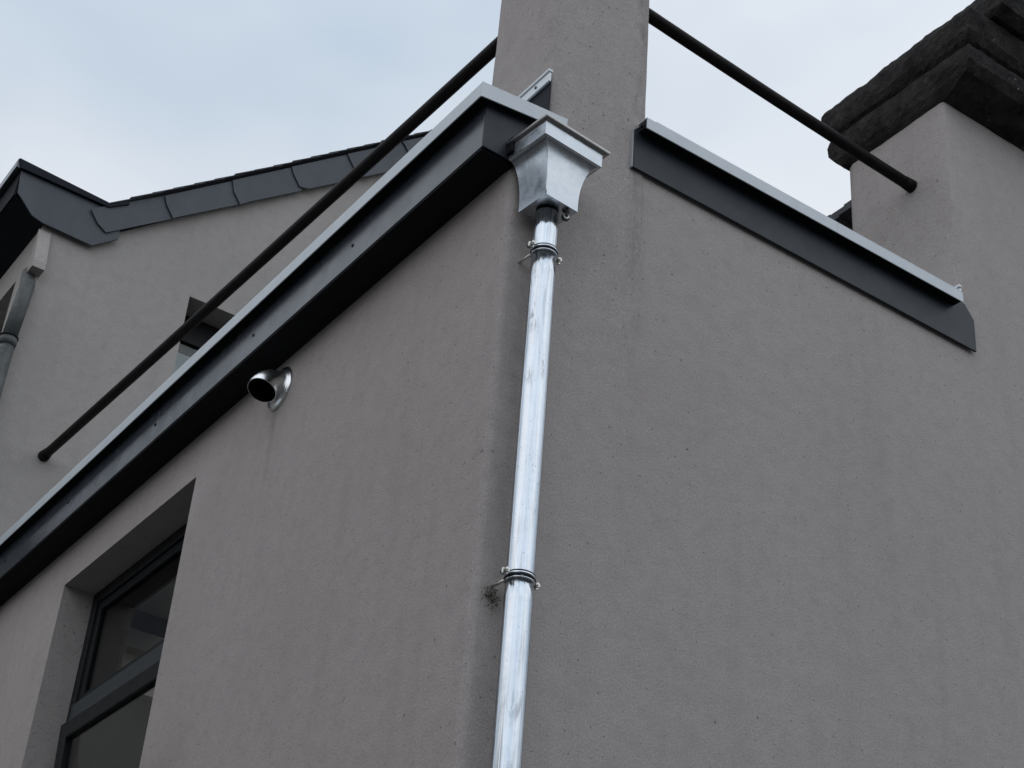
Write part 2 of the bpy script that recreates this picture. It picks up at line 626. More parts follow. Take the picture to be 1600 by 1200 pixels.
def frame_rect(name, mat, parent, x0, x1, y0, y1, z0, z1, w, bev=0.006):
    """four mitre-free bars butted end to end"""
    bm = bmesh.new()
    bm_box(bm, x0, x1, y0, y0 + w, z0, z1, bev)
    bm_box(bm, x0, x1, y1 - w, y1, z0, z1, bev)
    bm_box(bm, x0 + .001, x1 - .001, y0 + w - .002, y1 - w + .002, z0, z0 + w, bev)
    bm_box(bm, x0 + .001, x1 - .001, y0 + w - .002, y1 - w + .002, z1 - w, z1, bev)
    return part(name, bm, mat, parent)


TZ0, TZ1 = 4.805, 4.905
e = 0.003
frame_rect('frame', 'frame', win, REV, REV + 0.07, WY0 + e, WY1 - e, WZ0 + .04, WZ1 - e, 0.075)
box('transom', 'transom', win, REV - 0.012, REV + 0.06, WY0 + .078, WY1 - .078, TZ0, TZ1, 0.006)
box('pane', 'glass', win, REV + 0.035, REV + 0.041, WY0 + .07, WY1 - .07, TZ1 - .005, WZ1 - .07, 0)
# fixed-light glazing bead
frame_rect('glazing_bead', 'frame', win, REV + 0.016, REV + 0.034, WY0 + .078, WY1 - .078, TZ1 + .001, WZ1 - .079, 0.055, 0.004)


def build_sash():
    # opening light below the transom, tilted outward a few degrees
    root_y0, root_y1, z0, z1 = WY0 + .10, WY1 - .135, WZ0 + .13, TZ0 - .045
    ang = math.radians(3.0)
    piv = Vector((REV + 0.02, 0, z0))
    rot = Matrix.Rotation(-ang, 4, 'Y')

    def tilt(o):
        for v in o.data.vertices:
            v.co = piv + (rot @ (v.co - piv))
    sash = frame_rect('sash', 'frame', win, REV - 0.02, REV + 0.035, root_y0, root_y1, z0, z1, 0.10, 0.008)
    tilt(sash)
    p = box('sash_pane', 'glass', sash, REV + 0.005, REV + 0.011, root_y0 + .09, root_y1 - .09, z0 + .09, z1 - .09, 0)
    tilt(p)
    s = box('pale_strip', 'blind', win, REV - 0.038, REV - 0.006, root_y1 + .010, root_y1 + .050, z0, z1 - .07, 0.004)  # pale strip standing in for light caught on the sash edge
    h = tube('stay', 'transom', win, [(REV - .012, WY1 - .30, TZ0 - .012), (REV - .03, WY1 - .36, TZ0 - .02),
                                   (REV - .03, WY1 - .62, TZ0 - .022)], 0.009, 10)


build_sash()

# ------------------------------------------------------------------ the tall corner pillar
pillar = thing('rendered_pillar', 'tall grey rendered pillar rising out of the house corner into the sky', 'pillar', (0.15, 0, 0))


def build_pillar():
    bm = bmesh.new()
    x0, x1, y0, y1 = 0.150, 0.665, -0.006, 0.479
    r = 0.012
    path = []
    n = 8
    for a in range(n):
        path.append((x0 + r + (x1 - x0 - 2 * r) * a / n, y0))
    path += [(x1 - r, y0), (x1 - .3 * r, y0 + .3 * r), (x1, y0 + r)]
    for a in range(1, n):
        path.append((x1, y0 + r + (y1 - y0 - 2 * r) * a / n))
    path += [(x1, y1 - r), (x1 - .3 * r, y1 - .3 * r), (x1 - r, y1)]
    for a in range(1, n):
        path.append((x1 - r - (x1 - x0 - 2 * r) * a / n, y1))
    path += [(x0 + r, y1), (x0 + .3 * r, y1 - .3 * r), (x0, y1 - r)]
    for a in range(1, n):
        path.append((x0, y1 - r - (y1 - y0 - 2 * r) * a / n))
    path += [(x0, y0 + r), (x0 + .3 * r, y0 + .3 * r)]
    rings = []
    zs = [3.5 + 0.12 * k for k in range(46)]
    for z in zs:
        ring = []
        for (x, y) in path:
            p = Vector((x, y, z))
            d = wobble(p, 0.0035, 3.1)
            d2 = wobble(p, 0.0022, 11.0)
            p += Vector((d.x + d2.x, (d.y + d2.y) * 0.6, 0))
            # the pillar face sinks into the wall below
            if y < y0 + r and z < 6.2:
                p.y = max(p.y, -0.006) + (6.2 - z) * 0.0045
            ring.append(bm.verts.new(p))
        rings.append(ring)
    m = len(path)
    for i in range(len(rings) - 1):
        for k in range(m):
            bm.faces.new((rings[i][k], rings[i][(k + 1) % m], rings[i + 1][(k + 1) % m], rings[i + 1][k])).smooth = True
    bm.faces.new(rings[-1])
    bmesh.ops.recalc_face_normals(bm, faces=bm.faces)
    me = bpy.data.meshes.new('shaft')
    bm.to_mesh(me)
    bm.free()
    return link('shaft', me, 'render', pillar)


build_pillar()
box('pillar_head', 'render', pillar, 0.10, 0.715, -0.056, 0.529, 8.88, 9.05, 0.01)

# flashing on the pillar's left face, above the gutter
fl = thing('wall_flashing', 'short white strip flashing on the pillar above the hopper', 'flashing', (0.14, 0.2, 6.1))
box('upstand', 'flash_dark', fl, 0.140, 0.146, -0.020, 0.47, 6.10, 6.43, 0.001)
box('strip', 'white_metal', fl, 0.128, 0.139, -0.026, 0.47, 6.415, 6.462, 0.002)
box('bead', 'white_metal', fl, 0.122, 0.146, -0.028, 0.47, 6.4665, 6.480, 0.003)
for y in (0.07, 0.31):
    tube('rivet', 'screw', fl, [(0.1275, y, 6.440), (0.1235, y, 6.440)], 0.0065, 10)

# ------------------------------------------------------------------ box gutter along the side wall
gut = thing('box_gutter', 'long dark box gutter with pale lip along the side wall', 'gutter', (-0.08, 0, 5.9))
box('fascia', 'anthracite', gut, -0.157, -0.145, -0.012, 3.055, 5.905, 6.185, 0.002)
box('fascia', 'anthracite', gut, -0.1562, -0.145, 3.057, 5.96, 5.905, 6.185, 0.002)
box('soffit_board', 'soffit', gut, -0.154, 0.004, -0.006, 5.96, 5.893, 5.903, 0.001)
prism('end_board', 'coping', gut, [(-0.1565, 5.905), (0.02, 5.900), (0.145, 5.905), (0.145, 6.19), (-0.1565, 6.187)], 'Y', -0.020, -0.0125)
# pale drip lip: face, top sheet and return across the end
box('lip', 'trim', gut, -0.208, -0.202, -0.050, 3.42, 6.115, 6.188, 0.0015)
box('lip', 'trim', gut, -0.2068, -0.202, 3.4215, 5.97, 6.1155, 6.1875, 0.0015)
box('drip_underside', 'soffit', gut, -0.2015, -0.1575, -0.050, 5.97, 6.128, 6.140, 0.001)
prism('end_lip', 'trim', gut, [(-0.208, 6.112), (0.215, 6.160), (0.215, 6.228), (-0.208, 6.188)], 'Y', -0.057, -0.0510)
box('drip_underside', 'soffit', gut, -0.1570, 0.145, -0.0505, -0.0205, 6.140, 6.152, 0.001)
sheet('top_sheet', [(-0.205, -0.053, 6.1875), (0.139, -0.053, 6.219), (0.139, 5.97, 6.232), (-0.205, 5.97, 6.1875),
                    (-0.205, -0.053, 6.1835), (0.139, -0.053, 6.215), (0.139, 5.97, 6.228), (-0.205, 5.97, 6.1835)],
      [(0, 1, 2, 3), (7, 6, 5, 4), (0, 4, 5, 1), (1, 5, 6, 2), (2, 6, 7, 3), (3, 7, 4, 0)], 'trim', gut)
for (y, z) in ((1.017, 6.009), (1.961, 6.013), (3.080, 6.012), (4.289, 6.028), (5.3, 6.02)):
    s = tube('screw', 'screw', gut, [(-0.1572, y, z), (-0.1615, y, z)], 0.0085, 10)
box('outlet', 'soffit', gut, -0.045, 0.13, -0.06, -0.0205, 5.915, 5.99, 0.004)

# ------------------------------------------------------------------ parapet coping on the front wall
cop = thing('parapet_coping', 'dark sheet coping with pale lip running from pillar to capped chimney', 'coping', (1.65, 0, 6.2))
prism('fascia', 'coping', cop, [(0.592, 6.199), (2.716, 6.190), (2.719, 6.376), (2.66, 6.446), (0.632, 6.452), (0.588, 6.404)],
      'Y', -0.024, -0.013, 0.0012)
box('lip', 'trim', cop, 0.612, 1.742, -0.083, -0.077, 6.388, 6.447, 0.0015)
box('lip', 'trim', cop, 1.7435, 2.583, -0.0822, -0.077, 6.3883, 6.4467, 0.0015)
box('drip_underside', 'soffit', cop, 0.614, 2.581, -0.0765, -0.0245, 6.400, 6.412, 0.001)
prism('top_sheet', 'trim', cop, [(0.668, -0.077), (2.582, -0.077), (2.582, -0.010), (2.660, 0.002), (2.660, 0.30), (0.668, 0.30)], 'Z', 6.4525, 6.4575)
box('end_sheet', 'trim', cop, 0.614, 0.667, -0.077, -0.010, 6.4480, 6.4530, 0.001)
box('sealant_bead', 'pale_strip', cop, 0.5835, 0.5905, -0.022, -0.004, 6.198, 6.404, 0.002)
prism('sealant_bead', 'pale_strip', cop, [(0.585, 6.405), (0.590, 6.400), (0.634, 6.450), (0.630, 6.456)], 'Y', -0.021, -0.004)
box('flashing', 'white_metal', cop, 2.650, 2.662, -0.012, 0.30, 6.47, 6.545, 0.002)
box('flashing', 'white_metal', cop, 2.644, 2.664, -0.014, 0.30, 6.552, 6.566, 0.003)

# ------------------------------------------------------------------ chimney with the sooty cap
chim = thing('capped_chimney', 'broad rendered chimney with a blackened crumbling stone cap', 'chimney', (3.3, 0.35, 6.45))


def build_chimney_body():
    x0, x1, y0, y1, z0, z1 = 2.67, 4.4, 0.0, 0.715, 6.45, 7.84
    r = 0.014
    path = [(x0 + r, y0)] + [(x0 + r + (x1 - x0 - r) * k / 12, y0) for k in range(1, 13)]
    path += [(x1, y1), (x0 + 1.2, y1), (x0 + .5, y1), (x0 + 3 * r, y1), (x0 + r, y1 - .3 * r), (x0, y1 - 3 * r)]
    path += [(x0, y1 - 3 * r - (y1 - 4 * r) * k / 8) for k in range(1, 8)] + [(x0, y0 + r), (x0 + .3 * r, y0 + .3 * r)]
    bm = bmesh.new()
    rings = []
    for i in range(15):
        z = z0 + (z1 - z0) * i / 14
        ring = []
        for (x, y) in path:
            p = Vector((x, y, z))
            d = wobble(p, 0.005, 2.7) if i > 0 else Vector((0, 0, 0))
            ring.append(bm.verts.new((p.x + d.x * (x < x0 + r), p.y + d.y * .4 * min(1, i / 3), z)))
        rings.append(ring)
    m = len(path)
    for i in range(len(rings) - 1):
        for k in range(m):
            bm.faces.new((rings[i][k], rings[i][(k + 1) % m], rings[i + 1][(k + 1) % m], rings[i + 1][k])).smooth = True
    bmesh.ops.recalc_face_normals(bm, faces=bm.faces)
    me = bpy.data.meshes.new('stack')
    bm.to_mesh(me)
    bm.free()
    return link('stack', me, 'render', chim)


build_chimney_body()


def rough_loft(name, mat, parent, levels, step=0.035, amp=0.012, seed=0.0, ax=None):
    """levels: (z, x0, x1, y0, y1); perimeter finely divided and broken up like eroded stone"""
    bm = bmesh.new()
    z, x0, x1, y0, y1 = levels[0]
    nx = max(2, int((x1 - x0) / step))
    ny = max(2, int((y1 - y0) / step))
    rings = []
    full = []
    for a, b in zip(levels[:-1], levels[1:]):
        d = math.dist(a, b)
        k = max(1, int(d / step))
        for i in range(k):
            full.append([u + (v - u) * i / k for u, v in zip(a, b)])
    full.append(list(levels[-1]))
    for (z, x0, x1, y0, y1) in full:
        ring = []
        pts = [(x0 + (x1 - x0) * i / nx, y0) for i in range(nx)] + [(x1, y0 + (y1 - y0) * i / ny) for i in range(ny)]
        pts += [(x1 - (x1 - x0) * i / nx, y1) for i in range(nx)] + [(x0, y1 - (y1 - y0) * i / ny) for i in range(ny)]
        for (x, y) in pts:
            p = Vector((x, y, z))
            s = Vector((seed, seed * 2, 0))
            p += wobble(p + s, amp * 0.7, 4.0) + wobble(p + s, amp * 0.6, 16.0) + wobble(p + s, amp * 0.65, 44.0)
            ring.append(bm.verts.new(p))
        rings.append(ring)
    m = len(rings[0])
    for i in range(len(rings) - 1):
        for k in range(m):
            bm.faces.new((rings[i][k], rings[i][(k + 1) % m], rings[i + 1][(k + 1) % m], rings[i + 1][k]))
    bm.faces.new(rings[0][::-1])
    bm.faces.new(rings[-1])
    return part(name, bm, mat, parent)


# lower moulded course, upper overhanging course, top course
rough_loft('cap_course', 'stone', chim, [(7.79, 2.665, 4.4, -0.01, 0.725), (7.815, 2.645, 4.4, -0.11, 0.75), (7.85, 2.628, 4.4, -0.20, 0.78),
                                          (7.90, 2.618, 4.4, -0.238, 0.808), (7.96, 2.616, 4.4, -0.246, 0.815), (8.00, 2.622, 4.4, -0.238, 0.80), (8.035, 2.645, 4.4, -0.20, 0.77)],
           0.026, 0.006, 1.0)
rough_loft('cap_course', 'stone', chim, [(8.02, 2.65, 4.4, -0.18, 0.76), (8.05, 2.618, 4.4, -0.235, 0.79), (8.09, 2.602, 4.4, -0.265, 0.818), (8.16, 2.597, 4.4, -0.287, 0.834),
                                          (8.21, 2.60, 4.4, -0.292, 0.836), (8.238, 2.612, 4.4, -0.285, 0.825), (8.252, 2.64, 4.4, -0.26, 0.79)], 0.026, 0.008, 5.0)
rough_loft('cap_course', 'stone', chim, [(8.235, 2.76, 4.4, -0.32, 0.70), (8.27, 2.74, 4.4, -0.385, 0.64), (8.36, 2.74, 4.4, -0.41, 0.60), (8.46, 2.78, 4.4, -0.40, 0.50), (8.52, 2.86, 4.4, -0.36, 0.40)], 0.033, 0.009, 9.0)

# ------------------------------------------------------------------ slate roof edge behind the chimney
rr = thing('rear_roof', 'dark ragged slate roof edge showing behind the capped chimney', 'roof', (2.9, 1.2, 6.1))
box('rear_wall', 'render_wing', rr, 2.95, 5.0, 0.9, 2.2, 6.1, 7.53, 0.004)


def rear_slates():
    k = 0
    for row, z in enumerate((7.54, 7.585, 7.63, 7.672)):
        y = 0.74 + 0.05 * (row % 2)
        while y < 2.3:
            w = random.uniform(0.09, 0.13)
            o = random.uniform(-0.012, 0.012)
            bm = bmesh.new()
            bm_box(bm, 2.72 + 0.035 * row + o, 3.25, y + .002, y + w - .002, z + random.uniform(-.004, .004), z + 0.042, 0.003, 1)
            part('slate', bm, 'slate', rr)
            y += w


rear_slates()

# ------------------------------------------------------------------ tie bars
tb = thing('tie_bar', 'dark rusted tie bar from the pillar back to the gable wall on the left', 'tie bar', (0.2, 0.48, 7.1), 'rusted tie bars')


def tie(root, a, b, r):
    a, b = Vector(a), Vector(b)
    pts, n = [], 40
    for i in range(n + 1):
        t = i / n
        p = a.lerp(b, t)
        p.z -= 0.010 * math.sin(math.pi * t)
        pts.append(p)
    rd = [r * (1 + 0.02 * noise.noise(Vector((i * .9, r * 100, 0)))) for i in range(n + 1)]
    tube('bar', 'rust', root, pts, rd, 20)


tie(tb, (0.2225, 0.44, 7.119), (0.108, 6.03, 7.177), 0.0325)
tube('collar', 'rust', tb, [(0.1095, 5.93, 7.176), (0.108, 6.01, 7.177)], [0.036, 0.043], 16)
tb2 = thing('tie_bar', 'dark rusted tie bar spanning from the pillar to the capped chimney', 'tie bar', (0.67, 0.25, 7.48), 'rusted tie bars')
tie(tb2, (0.62, 0.249, 7.484), (2.70, 0.2592, 7.363), 0.0315)
tube('collar', 'rust', tb2, [(2.61, 0.259, 7.3685), (2.685, 0.259, 7.364)], [0.033, 0.038], 16)

# ------------------------------------------------------------------ new downpipe with hopper head
dp = thing('downpipe', 'bright new galvanised downpipe with flared hopper head at the house corner', 'downpipe', (0.118, -0.105, 3.0))
PX, PY = 0.1175, -0.103
HA = math.radians(4.48)


def hl(u, v, z):
    return Vector((PX + u * math.cos(HA) - v * math.sin(HA), PY + u * math.sin(HA) + v * math.cos(HA), z))


def rect_loft(levels, cap0=True, cap1=True, sharp=True):
    bm = bmesh.new()
    rings = []
    for (z, u0, u1, v0, v1) in levels:
        rings.append([bm.verts.new(hl(u, v, z)) for u, v in ((u0, v0), (u1, v0), (u1, v1), (u0, v1))])
    for i in range(len(rings) - 1):
        for k in range(4):
            f = bm.faces.new((rings[i][k], rings[i][(k + 1) % 4], rings[i + 1][(k + 1) % 4], rings[i + 1][k]))
            f.smooth = True
    if cap0:
        bm.faces.new(rings[0][::-1])
    if cap1:
        bm.faces.new(rings[-1])
    bmesh.ops.recalc_face_normals(bm, faces=bm.faces)
    for i in range(len(rings) - 1):
        for k in range(4):
            e = bm.edges.get((rings[i][k], rings[i + 1][k]))
            e.smooth = False
    for r in (rings[0], rings[-1]):
        for k in range(4):
            e = bm.edges.get((r[k], r[(k + 1) % 4]))
            e.smooth = False
    return bm


def build_hopper():
    VB = 0.090
    lv = []
    n = 16
    for i in range(n + 1):
        a = math.pi / 2 * i / n
        z = 5.658 + 0.03 + (5.894 - 5.688) * math.sin(a)
        k = 1 - math.cos(a)
        lv.append((z, -0.0815 - 0.0625 * k, 0.0815 + 0.0665 * k, -0.087 - 0.048 * k, 0.078 + (VB - 0.078) * k))
    lv.insert(0, (5.658, -0.0815, 0.0815, -0.087, 0.078))
    hop = part('hopper', rect_loft(lv, True, False), 'galv', dp)
    bm = rect_loft([(5.8945, -0.145, 0.150, -0.1365, VB), (5.956, -0.146, 0.151, -0.1375, VB)], False, False)
    part('band', bm, 'galv', hop)
    bm = rect_loft([(5.9562, -0.1455, 0.1505, -0.137, VB), (5.962, -0.151, 0.164, -0.145, VB), (5.966, -0.158, 0.176, -0.152, VB),
                    (5.972, -0.160, 0.1785, -0.1545, VB), (5.979, -0.1585, 0.177, -0.153, VB), (5.984, -0.152, 0.170, -0.147, VB),
                    (5.980, -0.140, 0.158, -0.135, VB - .012), (5.90, -0.138, 0.146, -0.131, VB - .014)], False, True)
    part('rim', bm, 'galv_rim', hop)
    # folded corner seam of the flared body
    bm = bmesh.new()
    pts = [hl(l[1] - .001, l[3] - .001, l[0]) for l in lv]
    bm_tube(bm, pts, [0.0022] * len(pts), 6)
    part('seam', bm, 'galv', hop, True)
    # stud and nut under the hopper
    c = hl(0.056, -0.052, 5.640)
    tube('nut', 'bolt', hop, [c + Vector((0, 0.006, 0)), c + Vector((-.004, -0.006, 0))], 0.0125, 14, True, False)
    tube('stud', 'screw', hop, [c + Vector((-.003, 0, 0)), c + Vector((-.0055, -0.0085, 0))], 0.0075, 12, True, False)
    tube('stud_washer', 'screw', hop, [c + Vector((0.001, 0.010, 0)), c + Vector((0, 0.0065, 0))], 0.0165, 14, True, False)
    tube('spigot', 'flash_dark', hop, [hl(0, 0, 5.66), hl(0, 0, 5.59)], 0.0445, 32)


build_hopper()


def fluted(name, zs, r, amp, lobes=8, parent=dp, lip=True):
    """sheet pipe with very shallow lengthwise creases"""
    bm = bmesh.new()
    seg = 160
    rings = []
    zl = []
    zt, zb = zs
    n = max(2, int((zt - zb) / 0.12))
    for i in range(n + 1):
        zl.append((zt + (zb - zt) * i / n, 1.0))
    for j, (z, s) in enumerate(zl):
        ring = []
        for k in range(seg):
            a = 2 * math.pi * k / seg
            c = min(1.0, abs(math.sin(lobes * a / 2 + 0.95)) / 0.16) ** 0.7
            rr_ = r + amp * (c - 0.8) + 0.0003 * noise.noise(Vector((math.cos(a) * 1.0, math.sin(a) * 1.0, z * 1.2)))
            if j == 0:
                rr_ -= 0.001
            ring.append(bm.verts.new((PX + rr_ * math.cos(a), PY + rr_ * math.sin(a), z)))
        rings.append(ring)
    for i in range(len(rings) - 1):
        for k in range(seg):
            bm.faces.new((rings[i][k], rings[i][(k + 1) % seg], rings[i + 1][(k + 1) % seg], rings[i + 1][k]))
    # inner turned edge so the top rim has a thickness
    inner = [bm.verts.new((PX + (r - 0.006) * math.cos(2 * math.pi * k / seg), PY + (r - 0.006) * math.sin(2 * math.pi * k / seg), zt - 0.002)) for k in range(seg)]
    for k in range(seg):
        bm.faces.new((rings[0][k], inner[k], inner[(k + 1) % seg], rings[0][(k + 1) % seg]))
    bm.faces.new(inner)
    return part(name, bm, 'pipe', parent, True)


B1, B2 = 5.462, 4.076
fluted('pipe_length', (5.648, B1 + 0.004), 0.0465, 0.0014)
fluted('pipe_length', (B1 + 0.012, B2 + 0.012), 0.0492, 0.0009)
fluted('pipe_length', (B2 + 0.03, 0.15), 0.0500, 0.0009)


def bracket(z, r):
    br = thing('bracket', '', '', (PX, PY, z))
    del br['label'], br['category']
    br.parent = dp
    br.location = Vector((PX, PY, z)) - dp.location
    def ringband(name, z0, z1, rad, mat):
        bm = bmesh.new()
        seg = 48
        prof = [(rad - .004, z0), (rad, z0 + .001), (rad + .0012, (z0 + z1) / 2), (rad, z1 - .001), (rad - .004, z1)]
        rings = [[bm.verts.new((PX + pr_ * math.cos(2 * math.pi * k / seg), PY + pr_ * math.sin(2 * math.pi * k / seg), pz)) for k in range(seg)] for pr_, pz in prof]
        for i in range(len(prof) - 1):
            for k in range(seg):
                bm.faces.new((rings[i][k], rings[i][(k + 1) % seg], rings[i + 1][(k + 1) % seg], rings[i + 1][k]))
        part(name, bm, mat, br, True)
    ringband('clamp', z - 0.006, z + 0.006, r + 0.0045, 'pipe')
    ringband('clamp_edge', z - 0.0098, z - 0.0072, r + 0.0050, 'screw')
    ringband('clamp_edge', z + 0.0070, z + 0.0095, r + 0.0040, 'galv_rim')
    ringband('collar', z - 0.021, z - 0.0125, r + 0.003, 'pipe')
    # lugs and bolts either side
    for s, zz in ((1, z - 0.008), (-1, z + 0.004)):
        yy = PY + 0.004 * s
        box('lug', 'bolt', br, PX + s * (r + 0.004) - (0 if s > 0 else 0.024), PX + s * (r + 0.004) + (0.024 if s > 0 else 0), yy - 0.005, yy + 0.005, zz - 0.012, zz + 0.010, 0.002)
        tube('bolt', 'bolt', br, [(PX + s * (r + 0.017), yy - 0.024, zz), (PX + s * (r + 0.017), yy + 0.020, zz)], 0.0045, 10)
        tube('nut', 'bolt', br, [(PX + s * (r + 0.017), yy - 0.020, zz), (PX + s * (r + 0.017), yy - 0.009, zz)], 0.0092, 6, True, False)
        tube('nut', 'screw', br, [(PX + s * (r + 0.017), yy + 0.008, zz), (PX + s * (r + 0.017), yy + 0.016, zz)], 0.0088, 6, True, False)
    # fixing stud back into the wall
    tube('stud', 'bolt', br, [(PX - r * 0.75, PY + 0.02, z - 0.008), (PX - r * 0.9, 0.01, z - 0.010)], 0.0055, 10)
    tube('stud', 'bolt', br, [(PX + r * 0.55, PY + 0.03, z - 0.008), (PX + r * 0.55, 0.01, z - 0.010)], 0.0055, 10)


bracket(B1, 0.0490)
bracket(B2, 0.0498)


def moss():
    c = Vector((0.066, -0.004, 4.035))
    bm = bmesh.new()
    for k in range(230):
        a, b = random.gauss(0, 0.013), random.gauss(-0.004, 0.015)
        if random.random() < .35:
            b -= abs(random.gauss(0, 0.022)); a += 0.012
        p = c + Vector((a, -abs(random.gauss(0, 0.006)), b))
        d = Vector((random.uniform(-1, 1), random.uniform(-1, .1), random.uniform(-1, .8))).normalized() * random.uniform(.005, .014)
        s = Vector((random.uniform(-1, 1), random.uniform(-1, 1), random.uniform(-1, 1))).normalized() * random.uniform(.001, .003)
        bm.faces.new([bm.verts.new(q) for q in (p - s, p + s, p + d)])
    me = bpy.data.meshes.new('moss_tuft')
    bm.to_mesh(me)
    bm.free()
    o = link('moss_tuft', me, 'moss')
    o['label'] = 'small dry moss tuft on the wall beside the lower pipe bracket'
    o['category'] = 'moss'


moss()

# ------------------------------------------------------------------ steel vent cowl under the gutter
vent = thing('vent_cowl', 'round brushed steel vent cowl on the side wall under the gutter', 'vent', (0, 1.885, 5.735))


def build_vent():
    Y, Z = 1.885, 5.735
    bm = bmesh.new()
    seg = 40
    prof = [(0.112, 0.0), (0.113, -0.006), (0.108, -0.012), (0.100, -0.013), (0.094, -0.019), (0.084, -0.020), (0.078, -0.022)]
    rings = [[bm.verts.new((x, Y + r * math.cos(2 * math.pi * k / seg), Z + r * math.sin(2 * math.pi * k / seg))) for k in range(seg)] for r, x in prof]
    for i in range(len(prof) - 1):
        for k in range(seg):
            bm.faces.new((rings[i][k], rings[i][(k + 1) % seg], rings[i + 1][(k + 1) % seg], rings[i + 1][k]))
    part('flange', bm, 'steel', vent, True)
    # hood: a short elbow turning down, cut square
    pts, rad = [], []
    p = Vector((-0.014, Y, Z))
    pts.append(p.copy()); rad.append(0.079)
    n = 14
    R = 0.084
    for i in range(n + 1):
        a = math.radians(72) * i / n
        pts.append(Vector((-0.022 - R * math.sin(a), Y - 0.016 * i / n, Z - R * (1 - math.cos(a)))))
        rad.append(0.0775 - 0.005 * math.sin(a))
    bm = bmesh.new()
    outer = bm_tube(bm, pts, rad, seg, False)
    hood = part('hood', bm, 'steel', vent, True)
    bm = bmesh.new()
    inn = bm_tube(bm, pts[2:], [r - 0.0035 for r in rad[2:]], seg, False)
    bm.faces.new(inn[0][::-1])
    part('bore', bm, 'black', vent, True)
    # turned rim joining hood and bore
    end_o = [Vector(v) for v in []]
    t = (pts[-1] - pts[-2]).normalized()
    bm = bmesh.new()
    nrm = t.cross(Vector((0, 1, 0))).normalized()
    bi = t.cross(nrm)
    a0 = [bm.verts.new(pts[-1] + (nrm * math.cos(2 * math.pi * k / seg) + bi * math.sin(2 * math.pi * k / seg)) * (rad[-1] + .0004)) for k in range(seg)]
    a1 = [bm.verts.new(pts[-1] + t * .0015 + (nrm * math.cos(2 * math.pi * k / seg) + bi * math.sin(2 * math.pi * k / seg)) * (rad[-1] - .004)) for k in range(seg)]
    for k in range(seg):
        bm.faces.new((a0[k], a0[(k + 1) % seg], a1[(k + 1) % seg], a1[k]))
    part('rim', bm, 'steel', vent, True)


build_vent()

# ------------------------------------------------------------------ the gabled wing behind
wing = thing('gabled_wing', 'grey rendered gable with slate verge rising behind the box gutter', 'house', (2, 8, 0))
WX = -0.322
YW = 6.0


